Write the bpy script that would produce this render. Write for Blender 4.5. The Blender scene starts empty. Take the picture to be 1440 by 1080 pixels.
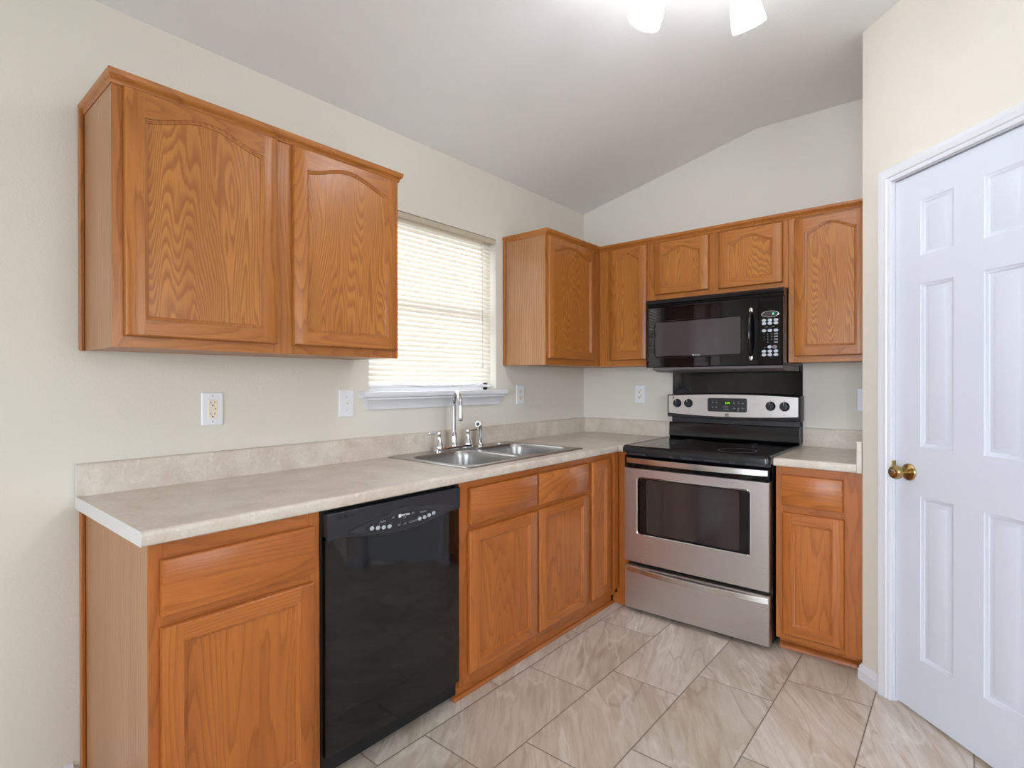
import bpy, bmesh, math, random
from mathutils import Vector, Matrix
random.seed(7)
SC = bpy.context.scene
COL = SC.collection
PI = math.pi

# ------------------------------------------------------------------ camera
def look(yaw, pitch, roll):
    y, p, r = map(math.radians, (yaw, pitch, roll))
    F = Vector((-math.sin(y)*math.cos(p), math.cos(y)*math.cos(p), math.sin(p)))
    R = F.cross(Vector((0, 0, 1))).normalized(); U = R.cross(F)
    R2 = R*math.cos(r)+U*math.sin(r); U2 = -R*math.sin(r)+U*math.cos(r)
    return Matrix((R2, U2, -F)).transposed()
cd = bpy.data.cameras.new('camera'); cam = bpy.data.objects.new('camera', cd); COL.objects.link(cam)
cd.sensor_width = 36; cd.lens = 762.4/1440*36; cd.clip_start = .02
cam.matrix_world = Matrix.Translation((2.139, -3.3751, 1.2695)) @ look(39.919, -.163, -.078).to_4x4()
SC.camera = cam

# ------------------------------------------------------------------ world, exposure, daylight, fill
SC.view_settings.view_transform = 'Standard'; SC.view_settings.look = 'None'
SC.view_settings.gamma = 1; SC.view_settings.use_curve_mapping = False
SC.view_settings.exposure = 0.31
W = bpy.data.worlds.new('world'); SC.world = W; W.use_nodes = True
nt = W.node_tree; bg = nt.nodes['Background']
bg.inputs[0].default_value = (.90, .95, 1, 1); bg.inputs[1].default_value = 4.0
def area(name, loc, aim, sx, sy, power, col, spread=180):
    l = bpy.data.lights.new(name, 'AREA'); l.shape = 'RECTANGLE'; l.size = sx; l.size_y = sy
    l.energy = power; l.color = col; l.spread = math.radians(spread)
    o = bpy.data.objects.new(name, l); COL.objects.link(o); o.location = loc
    o.rotation_euler = (Vector(aim)-Vector(loc)).to_track_quat('-Z', 'Z').to_euler()
    return o
# daylight that enters by the big windows behind the camera; the side light is an added fill
area('daylight_rear', (2.2, -6.38, 1.35), (2.2, 0, 1.35), 2.3, 1.9, 31, (.74, .84, 1), 95)
area('side_fill', (3.5, -2.5, 1.5), (0, -2.2, 1.2), 1.3, 1.2, 11, (.85, .91, 1))

# ------------------------------------------------------------------ materials
MATS = {}
def lin(c):
    return tuple(((x/255)/12.92 if x/255 <= .04045 else ((x/255+.055)/1.055)**2.4) for x in c)+(1,)
def mat(name, rgb, rough=.5, metal=0, **k):
    m = bpy.data.materials.new(name); m.use_nodes = True; MATS[name] = m
    b = m.node_tree.nodes['Principled BSDF']
    b.inputs['Base Color'].default_value = lin(rgb); b.inputs['Roughness'].default_value = rough
    b.inputs['Metallic'].default_value = metal
    for kk, v in k.items(): b.inputs[kk.replace('_', ' ')].default_value = v
    return m
class N:
    def __init__(s, m): s.t = m.node_tree; s.b = s.t.nodes.get('Principled BSDF')
    def new(s, ty, **k):
        n = s.t.nodes.new(ty)
        for a, v in k.items():
            if a.startswith('i_'):
                key = a[2:]; n.inputs[int(key) if key.isdigit() else key.replace('_', ' ')].default_value = v
            else: setattr(n, a, v)
        return n
    def link(s, a, b): s.t.links.new(a, b)
    def coord(s): return s.new('ShaderNodeTexCoord').outputs['Object']
    def math(s, op, a, b=None, c=None):
        n = s.new('ShaderNodeMath', operation=op)
        for i, x in enumerate((a, b, c)):
            if x is None: continue
            if isinstance(x, (int, float)): n.inputs[i].default_value = x
            else: s.link(x, n.inputs[i])
        return n.outputs[0]
    def vmath(s, op, a, b):
        n = s.new('ShaderNodeVectorMath', operation=op)
        for i, x in enumerate((a, b)):
            if isinstance(x, tuple): n.inputs[i].default_value = x
            else: s.link(x, n.inputs[i])
        return n.outputs[0]
    def noise(s, vec, scale, detail=3, rough=.5, dist=0):
        n = s.new('ShaderNodeTexNoise', i_Scale=scale, i_Detail=detail, i_Roughness=rough, i_Distortion=dist)
        s.link(vec, n.inputs['Vector']); return n.outputs[0]
    def ramp(s, fac, stops, interp='LINEAR'):
        n = s.new('ShaderNodeValToRGB'); n.color_ramp.interpolation = interp
        el = n.color_ramp.elements
        while len(el) < len(stops): el.new(.5)
        for e, (p, c) in zip(el, stops): e.position = p; e.color = c if len(c) == 4 else lin(c)
        s.link(fac, n.inputs[0]); return n.outputs[0]
    def mix(s, fac, a, b, blend='MIX'):
        n = s.new('ShaderNodeMix', data_type='RGBA', blend_type=blend)
        for i, x in ((0, fac), (6, a), (7, b)):
            if isinstance(x, (int, float)): n.inputs[i].default_value = x
            elif isinstance(x, tuple): n.inputs[i].default_value = x if len(x) == 4 else lin(x)
            else: s.link(x, n.inputs[i])
        return n.outputs[2]
    def bump(s, h, strength, dist):
        n = s.new('ShaderNodeBump', i_Strength=strength, i_Distance=dist)
        s.link(h, n.inputs['Height']); s.link(n.outputs[0], s.b.inputs['Normal'])

def oak(name, axis, light, dark, rough=.33, rings=10, across=38, k=.62, wide_=False):
    m = mat(name, light, rough); n = N(m)
    oi = n.new('ShaderNodeObjectInfo')
    off = n.new('ShaderNodeCombineXYZ')
    r = n.math('MULTIPLY', oi.outputs['Random'], 37.0)
    for i in range(3): n.link(r, off.inputs[i])
    p = n.vmath('ADD', n.coord(), off.outputs[0])
    sc = [1, 1, 1]; sc['XYZ'.index(axis)] = .13
    q = n.vmath('MULTIPLY', p, tuple(sc))
    big = n.noise(q, 5.5, 2, .45)
    sep = n.new('ShaderNodeSeparateXYZ'); n.link(p, sep.inputs[0])
    others = [sep.outputs[i] for i in range(3) if 'XYZ'[i] != axis]
    ac = n.math('MULTIPLY', n.math('ADD', others[0], others[1]), across)
    ph = n.math('ADD', n.math('MULTIPLY', big, rings*2.0), ac)
    w = n.noise(n.vmath('MULTIPLY', p, tuple(60 if s_ == 1 else 5 for s_ in sc)), 1, 2)
    ph = n.math('ADD', ph, n.math('MULTIPLY', w, 1.1 if wide_ else .6))
    ring = n.math('FRACT', ph)
    ringc = n.ramp(ring, [(0, (1, 1, 1, 1)), (.10, (.55, .55, .55, 1)), (.45, (.08, .08, .08, 1)), (.9, (0, 0, 0, 1)), (1, (1, 1, 1, 1))])
    if wide_: ringc = n.ramp(ring, [(0, (.9, .9, .9, 1)), (.12, (.95, .95, .95, 1)), (.34, (.55, .55, .55, 1)), (.55, (.08, .08, .08, 1)), (.85, (0, 0, 0, 1)), (1, (.9, .9, .9, 1))])
    pores = n.noise(n.vmath('MULTIPLY', p, tuple(420 if s_ == 1 else 14 for s_ in sc)), 1, 2, .6)
    pf = n.ramp(pores, [(.48, (0, 0, 0, 1)), (.68, (1, 1, 1, 1))])
    wide = n.noise(q, 9, 2)
    base = n.mix(n.ramp(wide, [(.35, (0, 0, 0, 1)), (.65, (1, 1, 1, 1))]), tuple(lin(light)), tuple(a*b for a, b in zip(lin(light), (.86, .82, .76, 1))))
    c1 = n.mix(n.math('MULTIPLY', ringc, k), base, tuple(lin(dark)))
    c2 = n.mix(n.math('MULTIPLY', pf, .30), c1, tuple(lin(dark)))
    n.link(c2, n.b.inputs['Base Color'])
    n.bump(n.math('ADD', n.math('MULTIPLY', pf, -.6), n.math('MULTIPLY', ringc, -.3)), .25, .0006)
    n.b.inputs['Coat Weight'].default_value = .12; n.b.inputs['Specular IOR Level'].default_value = .35; n.b.inputs['Coat Roughness'].default_value = .22
    return m
OL, OD = (178, 112, 50), (128, 70, 24)
for ax in 'XYZ': oak('oak_'+ax, ax, OL, OD)
for ax in 'XYZ': oak('oakpanel_'+ax, ax, (184, 120, 52), (134, 73, 24), rings=30, across=24, k=.7, wide_=True)
for ax in 'XYZ': oak('oakbase_'+ax, ax, (181, 106, 47), (134, 73, 29), rings=9, across=34)
oak('oakbasepanel_Z', 'Z', (181, 107, 47), (134, 73, 28), rings=9, across=16)
oak('veneer_Z', 'Z', (180, 134, 94), (136, 90, 54), rings=3, across=70, k=.5, wide_=True)  # side veneer; part of its paleness is glancing light put into the colour
mat('oak_edge', (120, 70, 34), .5)

m = mat('wall_paint', (220, 215, 203), .75); n = N(m)
n.bump(n.noise(n.coord(), 130, 2, .5), .35, .0022)
m = mat('ceiling_paint', (238, 238, 237), .85); n = N(m)
n.bump(n.noise(n.coord(), 110, 2, .5), .35, .0025)
mat('white_trim', (222, 223, 228), .35)
m = mat('door_paint', (217, 222, 233), .38); n = N(m)
n.bump(n.noise(n.vmath('MULTIPLY', n.coord(), (60, 60, 7)), 4, 2), .12, .0008)
mat('vinyl_white', (244, 245, 248), .4)

# floor tiles
m = mat('floor_tile', (200, 186, 168), .3); n = N(m)
sep = n.new('ShaderNodeSeparateXYZ'); n.link(n.coord(), sep.inputs[0])
cx = n.math('DIVIDE', n.math('SUBTRACT', sep.outputs[0], .342), .3033); ci = n.math('FLOOR', cx); fx = n.math('FRACT', cx)
cy = n.math('DIVIDE', n.math('ADD', sep.outputs[1], n.math('SUBTRACT', 1.06, n.math('MULTIPLY', ci, .2045))), .6135)
ri = n.math('FLOOR', cy); fy = n.math('FRACT', cy)
gx = n.math('MINIMUM', fx, n.math('SUBTRACT', 1, fx)); gy = n.math('MINIMUM', fy, n.math('SUBTRACT', 1, fy))
g = n.math('MINIMUM', n.math('MULTIPLY', gx, .3033), n.math('MULTIPLY', gy, .6135))
gm = n.ramp(g, [(.0011, (1, 1, 1, 1)), (.0022, (0, 0, 0, 1))])
cmb = n.new('ShaderNodeCombineXYZ'); n.link(ci, cmb.inputs[0]); n.link(ri, cmb.inputs[1])
wn = n.new('ShaderNodeTexWhiteNoise', noise_dimensions='2D'); n.link(cmb.outputs[0], wn.inputs['Vector'])
rnd = n.vmath('MULTIPLY', wn.outputs['Color'], (7, 7, 7))
rot = n.new('ShaderNodeVectorRotate', rotation_type='Z_AXIS'); n.link(n.coord(), rot.inputs['Vector'])
n.link(n.math('ADD', n.math('MULTIPLY', wn.outputs['Value'], .5), -.75), rot.inputs['Angle'])
p = n.vmath('ADD', n.vmath('MULTIPLY', rot.outputs[0], (1, .24, 1)), rnd)
a1 = n.noise(p, 6, 6, .62, .35)
col = n.ramp(a1, [(.25, (180, 166, 150)), (.42, (198, 186, 171)), (.55, (209, 198, 185)), (.72, (226, 218, 208))])
st = n.noise(n.vmath('MULTIPLY', p, (1, .45, 1)), 38, 4, .65, .6)
col = n.mix(n.math('MULTIPLY', n.ramp(st, [(.42, (0, 0, 0, 1)), (.7, (1, 1, 1, 1))]), .5), col, (170, 148, 124))
v = n.noise(p, 3.4, 3, .5, .3)
vein = n.ramp(n.math('ABSOLUTE', n.math('SUBTRACT', v, .5)), [(.0, (1, 1, 1, 1)), (.012, (0, 0, 0, 1))])
col = n.mix(n.math('MULTIPLY', vein, .3), col, (140, 116, 92))
v2 = n.noise(n.vmath('ADD', p, (3, 5, 2)), 5.5, 3, .5, .25)
wv = n.ramp(n.math('ABSOLUTE', n.math('SUBTRACT', v2, .56)), [(.0, (1, 1, 1, 1)), (.02, (0, 0, 0, 1))])
col = n.mix(n.math('MULTIPLY', wv, .4), col, (232, 226, 217))
tint = n.mix(wn.outputs['Value'], (238, 235, 232), (255, 255, 255))
col = n.mix(1.0, col, tint, 'MULTIPLY')
col = n.mix(gm, col, (98, 84, 70)); n.link(col, n.b.inputs['Base Color'])
n.link(n.math('ADD', n.math('MULTIPLY', gm, .5), n.math('MULTIPLY', st, .35)), n.b.inputs['Roughness'])
n.bump(n.math('SUBTRACT', n.math('MULTIPLY', st, .15), gm), .4, .0015)

# laminate
m = mat('laminate', (208, 198, 180), .3); n = N(m); c = n.coord()
k1 = n.noise(c, 9, 5, .6, .4); k2 = n.noise(c, 120, 3, .7)
col = n.ramp(k1, [(.3, (192, 179, 163)), (.5, (206, 195, 181)), (.7, (217, 208, 197))])
col = n.mix(n.math('MULTIPLY', n.ramp(k2, [(.50, (0, 0, 0, 1)), (.66, (1, 1, 1, 1))]), .35), col, (178, 161, 136))
col = n.mix(n.math('MULTIPLY', n.ramp(n.noise(c, 60, 2), [(.62, (0, 0, 0, 1)), (.70, (1, 1, 1, 1))]), .4), col, (232, 228, 218))
n.link(col, n.b.inputs['Base Color'])
mat('laminate_end', (212, 210, 206), .4)

# metals, plastics, glass
def brushed(name, rgb, rough, sc):
    m = mat(name, rgb, rough, 1); n = N(m)
    b = n.noise(n.vmath('MULTIPLY', n.coord(), sc), 1, 3, .6)
    n.link(n.ramp(b, [(.3, tuple(x*.96 for x in lin(rgb)[:3])+(1,)), (.7, lin(rgb))]), n.b.inputs['Base Color'])
    n.link(n.math('ADD', n.math('MULTIPLY', b, .16), rough-.08), n.b.inputs['Roughness'])
brushed('stainless', (208, 203, 200), .30, (8, 300, 900))
brushed('stainless_bar', (214, 210, 206), .2, (6, 300, 600))
mat('sink_steel', (176, 175, 173), .32, 1)
mat('chrome', (225, 226, 230), .06, 1)
mat('brass', (176, 152, 104), .22, 1)
m = mat('black_gloss', (9, 9, 12), .05); m.node_tree.nodes['Principled BSDF'].inputs['Specular IOR Level'].default_value = .45
mat('cooktop_glass', (13, 13, 14), .09)
mat('black_enamel', (16, 16, 18), .2)
mat('black_plastic', (31, 31, 35), .36)
mat('black_satin', (42, 42, 47), .35)
mat('black_matte', (9, 9, 10), .7)
mat('oven_inner', (52, 44, 42), .07)
mat('mw_mesh', (66, 60, 62), .12)
m = mat('dishwasher_black', (6, 6, 8), .05, IOR=1.55); n = N(m)
n.bump(n.noise(n.vmath('MULTIPLY', n.coord(), (1, 2.2, 3)), 1.6, 2, .5, .3), .22, .012)
mat('grey_underside', (120, 112, 114), .45)
mat('button_grey', (176, 180, 186), .5)
mat('print_grey', (150, 152, 156), .6)
mat('print_dark', (40, 38, 38), .5)
mat('ivory', (236, 226, 205), .4)
mat('plate_white', (232, 233, 238), .35)
mat('slot_black', (25, 22, 20), .6)
mat('ring_grey', (84, 84, 88), .3); mat('ring_faint', (30, 30, 33), .12)
mat('bronze', (110, 84, 60), .35, .8)
def emit(name, rgb, s):
    m = bpy.data.materials.new(name); m.use_nodes = True; MATS[name] = m
    b = m.node_tree.nodes['Principled BSDF']
    b.inputs['Base Color'].default_value = lin(rgb); b.inputs['Emission Color'].default_value = lin(rgb)
    b.inputs['Emission Strength'].default_value = s
emit('lcd_green', (150, 235, 60), .8); emit('lcd_teal', (90, 210, 160), .9)
emit('lamp_glass', (249, 250, 253), 16.5); emit('bulb_glass', (250, 250, 252), 120.0)
mat('led_white', (220, 222, 228), .5)
# blinds: painted metal slats thin enough to glow a little
m = mat('blind_slat', (246, 243, 236), .45); n = N(m)
tr = n.new('ShaderNodeBsdfTranslucent'); tr.inputs[0].default_value = lin((255, 250, 240))
mx = n.new('ShaderNodeMixShader', i_0=.35)
out = m.node_tree.nodes['Material Output']
n.link(n.b.outputs[0], mx.inputs[1]); n.link(tr.outputs[0], mx.inputs[2]); n.link(mx.outputs[0], out.inputs[0])
mat('valance', (196, 184, 164), .5)
m = mat('glass', (255, 255, 255), .02); n = N(m)
t1 = n.new('ShaderNodeBsdfTransparent'); g1 = n.new('ShaderNodeBsdfGlossy'); g1.inputs['Roughness'].default_value = .02
fr_ = n.new('ShaderNodeLayerWeight', i_Blend=.5); mx = n.new('ShaderNodeMixShader')
n.link(n.math('ADD', .04, n.math('MULTIPLY', n.math('POWER', fr_.outputs['Facing'], 5), .8)), mx.inputs[0]); n.link(t1.outputs[0], mx.inputs[1]); n.link(g1.outputs[0], mx.inputs[2])
n.link(mx.outputs[0], m.node_tree.nodes['Material Output'].inputs[0])
mat('grass', (150, 148, 138), .9)

# ------------------------------------------------------------------ frames: u to the right, v up, w out of the wall
class Fr:
    def __init__(s, O, U, Wd): s.O = Vector(O); s.U = Vector(U); s.W = Vector(Wd)
    def __call__(s, u, v, w): return s.O+s.U*u+Vector((0, 0, v))+s.W*w
WORLD = Fr((0, 0, 0), (1, 0, 0), (0, -1, 0))
LW = Fr((0, 0, 0), (0, 1, 0), (1, 0, 0))       # window wall
BW = Fr((0, 0, 0), (1, 0, 0), (0, -1, 0))      # stove wall
PA = math.radians(44.16); XR, YC = 1.8011, .6359
PU = (math.cos(PA), -math.sin(PA), 0); PW_ = (-math.sin(PA), -math.cos(PA), 0)
PW = Fr((XR, -YC, 0), PU, PW_)                # pantry wall at 45 degrees
RW = Fr((XR, 0, 0), (0, -1, 0), (-1, 0, 0))   # short return wall, w towards the room

class MB:
    def __init__(s, fr=WORLD): s.fr = fr; s.v = []; s.f = []; s.mi = []; s.sm = []; s.mats = []
    def m(s, name):
        if name not in s.mats: s.mats.append(name)
        return s.mats.index(name)
    def face(s, pts, m, smooth=False):
        i = len(s.v); s.v += [s.fr(*p) for p in pts]; s.f.append(list(range(i, i+len(pts)))); s.mi.append(s.m(m)); s.sm.append(smooth)
    def box(s, u0, u1, v0, v1, w0, w1, m, b=0, seg=1):
        if u1 < u0: u0, u1 = u1, u0
        bm = bmesh.new(); bmesh.ops.create_cube(bm, size=1)
        for q in bm.verts:
            q.co = Vector((u0+(q.co.x+.5)*(u1-u0), v0+(q.co.y+.5)*(v1-v0), w0+(q.co.z+.5)*(w1-w0)))
        if b: bmesh.ops.bevel(bm, geom=bm.edges[:], offset=b, segments=seg, affect='EDGES', profile=.5)
        bm.verts.index_update(); i = len(s.v)
        s.v += [s.fr(*q.co) for q in bm.verts]
        k = s.m(m)
        for f in bm.faces: s.f.append([i+q.index for q in f.verts]); s.mi.append(k); s.sm.append(seg > 1)
        bm.free()
    def loft(s, loops, m, closed=True, cap=(True, True), smooth=True, capm=None):
        i = len(s.v); n = len(loops[0])
        for L in loops: s.v += [s.fr(*p) for p in L]
        k = s.m(m)
        for a in range(len(loops)-1):
            for j in range(n if closed else n-1):
                j2 = (j+1) % n
                s.f.append([i+a*n+j, i+a*n+j2, i+(a+1)*n+j2, i+(a+1)*n+j]); s.mi.append(k); s.sm.append(smooth)
        kc = s.m(capm) if capm else k
        if cap[0]: s.f.append([i+j for j in range(n)][::-1]); s.mi.append(kc); s.sm.append(False)
        if cap[1]: s.f.append([i+(len(loops)-1)*n+j for j in range(n)]); s.mi.append(kc); s.sm.append(False)
    def prism(s, pts, w0, w1, m):      # pts (u,v)
        s.loft([[(u, v, w0) for u, v in pts], [(u, v, w1) for u, v in pts]], m, smooth=False)
    def prism_v(s, pts, v0, v1, m):    # pts (u,w)
        s.loft([[(u, v0, w) for u, w in pts], [(u, v1, w) for u, w in pts]], m, smooth=False)
    def prism_u(s, pts, u0, u1, m, smooth=False):    # pts (v,w)
        s.loft([[(u0, v, w) for v, w in pts], [(u1, v, w) for v, w in pts]], m, smooth=smooth)
    def tube(s, path, r, m, n=12, cap=True):
        P = [Vector(p) for p in path]; rs = r if isinstance(r, (list, tuple)) else [r]*len(P)
        loops = []; prev = None
        for i, p in enumerate(P):
            t = (P[min(i+1, len(P)-1)]-P[max(i-1, 0)]).normalized()
            if prev is None: a = t.orthogonal().normalized()
            else: a = (prev-t*prev.dot(t)).normalized()
            b = t.cross(a); prev = a
            loops.append([tuple(p+a*rs[i]*math.cos(2*PI*j/n)+b*rs[i]*math.sin(2*PI*j/n)) for j in range(n)])
        s.loft(loops, m, cap=(cap, cap))
    def lathe(s, prof, base, axis, m, n=24, cap=(True, True)):   # prof (r, h) along axis
        ax = Vector(axis).normalized(); a = ax.orthogonal().normalized(); b = ax.cross(a); B = Vector(base)
        s.loft([[tuple(B+ax*h+(a*math.cos(2*PI*j/n)+b*math.sin(2*PI*j/n))*max(r, 1e-5)) for j in range(n)] for r, h in prof], m, cap=cap)
    def build(s, name, parent=None, sharp=35):
        me = bpy.data.meshes.new(name); me.from_pydata([tuple(v) for v in s.v], [], s.f)
        for k in s.mats: me.materials.append(MATS[k])
        for p, k, sm in zip(me.polygons, s.mi, s.sm): p.material_index = k; p.use_smooth = sm
        bm = bmesh.new(); bm.from_mesh(me); bmesh.ops.remove_doubles(bm, verts=bm.verts, dist=1e-6)
        bmesh.ops.recalc_face_normals(bm, faces=bm.faces); bm.to_mesh(me); bm.free()
        me.set_sharp_from_angle(angle=math.radians(sharp))
        o = bpy.data.objects.new(name, me); COL.objects.link(o)
        if parent is not None:
            o.parent = parent
            if parent.type == 'EMPTY': o.location = -parent.location
        return o
def thing(name, label, cat, loc, group=None):
    o = bpy.data.objects.new(name, None); COL.objects.link(o); o.location = loc; o.empty_display_size = .05
    return tag(o, label, cat, group)
def tag(o, label, cat, group=None):
    o['label'] = label; o['category'] = cat
    if group: o['group'] = group
    return o
def struct(o, label=None, cat=None):
    o['kind'] = 'structure'
    if label: o['label'] = label
    if cat: o['category'] = cat
    return o
def marks(fr, boxes, m, name, parent):   # each printed mark is a piece of its own
    for (u0, u1, v0, v1, w0, w1) in boxes:
        b_ = MB(fr); b_.box(u0, u1, v0, v1, w0, w1, m); b_.build(name, parent)
def text(fr, s, u, v, w, size, m, name, parent, xs=1.0, bold=0):
    c = bpy.data.curves.new(name, 'FONT'); c.body = s; c.size = size; c.align_x = 'CENTER'; c.align_y = 'CENTER'
    c.extrude = .0002; c.offset = bold
    t = bpy.data.objects.new('tmp', c); COL.objects.link(t); bpy.context.view_layer.update()
    dg = bpy.context.evaluated_depsgraph_get(); me = bpy.data.meshes.new_from_object(t.evaluated_get(dg))
    bpy.data.objects.remove(t); bpy.data.curves.remove(c)
    for q in me.vertices: q.co = fr(u+q.co.x*xs, v+q.co.y, w+q.co.z)
    me.materials.clear(); me.materials.append(MATS[m])
    o = bpy.data.objects.new(name, me); COL.objects.link(o); o.parent = parent
    if parent.type == 'EMPTY': o.location = -parent.location
    return o
def rrect(u0, u1, v0, v1, r, n=6):
    P = []
    for cx_, cy_, a0 in ((u1-r, v1-r, 0), (u0+r, v1-r, PI/2), (u0+r, v0+r, PI), (u1-r, v0+r, 3*PI/2)):
        P += [(cx_+r*math.cos(a0+PI/2*i/n), cy_+r*math.sin(a0+PI/2*i/n)) for i in range(n+1)]
    return P
def ellipse(cu, cv, a, b, n=24): return [(cu+a*math.cos(2*PI*i/n), cv+b*math.sin(2*PI*i/n)) for i in range(n)]

# ------------------------------------------------------------------ room shell
ZC, KX, ZK = 2.4929, 1.1885, 2.7602
WY0, WY1, WZ0, WZ1 = -1.8605, -.9657, 1.2245, 2.118
YF, XE = -6.5, 3.6
b = MB(); b.box(-.12, XE+.1, -.06, 0, -.1, -YF+.1, 'floor_tile')
struct(b.build('floor'))
b = MB(LW)
for (u0, u1, v0, v1) in ((YF, WY0, 0, ZC+.03), (WY1, .1, 0, ZC+.03), (WY0, WY1, 0, WZ0), (WY0, WY1, WZ1, ZC+.03)):
    b.box(u0, u1, v0, v1, -.12, 0, 'wall_paint')
struct(b.build('wall_left'))
b = MB(BW); b.prism([(0, 0), (XE+.1, 0), (XE+.1, ZK+.03), (KX, ZK+.03), (0, ZC+.03)], -.1, 0, 'wall_paint')
struct(b.build('wall_back'))
b = MB(); b.loft([[(-.12, ZC-.027, w), (0, ZC, w), (KX, ZK, w), (XE+.1, ZK, w), (XE+.1, ZK+.1, w), (KX, ZK+.1, w), (-.12, ZC+.07, w)] for w in (-.1, -YF+.1)], 'ceiling_paint', smooth=False)
struct(b.build('ceiling'))
b = MB(); b.prism_v([(XR, 0), (XR, YC), (XR+.08, YC-.04), (XR+.08, 0)], 0, ZK, 'wall_paint')
struct(b.build('wall_right'))
DT0, DT1, DZ1 = .160, .782, 2.066    # door opening on the pantry wall
PL = .98
b = MB(PW)
b.box(0, DT0, 0, ZK, -.09, 0, 'wall_paint'); b.box(DT1, PL, 0, ZK, -.09, 0, 'wall_paint'); b.box(DT0, DT1, DZ1, ZK, -.09, 0, 'wall_paint')
struct(b.build('wall_pantry'))
e = PW(PL, 0, 0)
b = MB(); b.box(e.x-.02, XE, 0, ZK, -e.y-.09, -e.y, 'wall_paint'); struct(b.build('wall_return'))
b = MB()
for (a0, a1, z0, z1) in ((-e.y, 1.8, 0, ZK), (3.2, -YF, 0, ZK), (1.8, 3.2, 0, .85), (1.8, 3.2, 2.15, ZK)):
    b.box(XE, XE+.1, z0, z1, a0, a1, 'wall_paint')
struct(b.build('wall_east'))
b = MB()   # rear wall with window opening x 1.0..3.4
for (a0, a1, z0, z1) in ((0, 1.0, 0, ZK), (3.4, XE, 0, ZK), (1.0, 3.4, 0, .35), (1.0, 3.4, 2.35, ZK)):
    b.box(a0, a1, z0, z1, -YF, -YF+.1, 'wall_paint')
struct(b.build('wall_front'))
# rear window and added side window: frames and panes
w2 = MB(Fr((0, YF, 0), (1, 0, 0), (0, 1, 0)))
for u in (1.0, 2.18, 3.34): w2.box(u, u+.06, .35, 2.35, -.07, -.02, 'vinyl_white')
for v in (.35, 1.32, 2.29): w2.box(1.0, 3.4, v, v+.06, -.07, -.02, 'vinyl_white')
wo = struct(w2.build('window_2'))
g = MB(Fr((0, YF, 0), (1, 0, 0), (0, 1, 0))); g.box(1.02, 3.38, .38, 2.32, -.05, -.045, 'glass'); g.build('pane', wo)
w2 = MB(Fr((XE, 0, 0), (0, -1, 0), (-1, 0, 0)))  # unseen side window, added to go with the fill light
for u in (1.8, 2.47, 3.14): w2.box(u, u+.06, .85, 2.15, -.07, -.02, 'vinyl_white')
for v in (.85, 1.47, 2.09): w2.box(1.8, 3.2, v, v+.06, -.07, -.02, 'vinyl_white')
wo = struct(w2.build('window_3'))
g = MB(Fr((XE, 0, 0), (0, -1, 0), (-1, 0, 0))); g.box(1.82, 3.18, .88, 2.12, -.05, -.045, 'glass'); g.build('pane', wo)
b = MB(); b.box(-30, 30, -.5, -.3, -30, 30, 'grass'); struct(b.build('ground'))

# baseboards
def base_prof(h, t): return [(0, 0), (0, t), (h*.62, t), (h*.72, t*.7), (h*.86, t*.62), (h*.93, t*.3), (h, t*.25), (h, 0)]
b = MB(PW)
pf = [(v, w+.0005) for v, w in base_prof(.066, .016)]
b.loft([[(-w*.42, v, w) for v, w in pf], [(.108, v, w) for v, w in pf]], 'white_trim', smooth=False)
struct(b.build('baseboard_right'))
b = MB(PW); b.prism_u(pf, .835, PL, 'white_trim'); struct(b.build('baseboard_pantry'))
b = MB(LW); b.prism_u(base_prof(.085, .014), YF, -2.96, 'white_trim'); struct(b.build('baseboard_left'))
b = MB(Fr((0, YF, 0), (1, 0, 0), (0, 1, 0))); b.prism_u(base_prof(.085, .014), 0, XE, 'white_trim'); struct(b.build('baseboard_front'))

# ------------------------------------------------------------------ kitchen window, sill, blind
b = MB(LW)
for (u0, u1, v0, v1) in ((WY0, WY0+.04, WZ0, WZ1), (WY1-.04, WY1, WZ0, WZ1), (WY0, WY1, WZ0, WZ0+.045), (WY0, WY1, WZ1-.045, WZ1)):
    b.box(u0, u1, v0, v1, -.118, -.07, 'vinyl_white', .003)
b.box(WY0+.03, WY1-.03, 1.655, 1.695, -.11, -.078, 'vinyl_white', .002)
win = struct(b.build('window_1'))
g = MB(LW); g.box(WY0+.03, WY1-.03, WZ0+.03, WZ1-.03, -.099, -.095, 'glass'); g.build('pane', win)
b = MB(LW)
SILL = [(1.1985, -.07), (1.2275, -.07), (1.2275, .034), (1.225, .040), (1.217, .043), (1.207, .043), (1.2015, .040), (1.1985, .033)]
b.box(WY0+.001, WY1-.001, 1.2250, 1.2275, -.07, .0004, 'white_trim')
b.prism_u([(1.1985, .0005), (1.2275, .0005)]+SILL[2:], -1.915, -.905, 'white_trim')
ap = [(1.1985, 0), (1.1985, .036), (1.190, .036), (1.186, .030), (1.170, .020), (1.158, .013), (1.152, .012), (1.143, .011), (1.143, 0)]
def shr(v): return (1.1985-v)/.0555*.022
b.loft([[(-1.895+shr(v), v, w) for v, w in ap], [(-.930-shr(v), v, w) for v, w in ap]], 'white_trim', smooth=False)
struct(b.build('trim_1'))
t = thing('window_blind', 'white horizontal slat blind lowered in the window over the sink', 'blind', LW(-1.413, 1.24, -.035))
b = MB(LW); b.box(WY0+.004, WY1-.004, 2.088, WZ1-.001, -.055, -.004, 'valance', .002); b.build('headrail', t)['label'] = 'tan top rail'
b = MB(LW)
L0, L1 = WY0+.010, WY1-.018
nsl = 32; th = math.radians(62)
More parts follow.
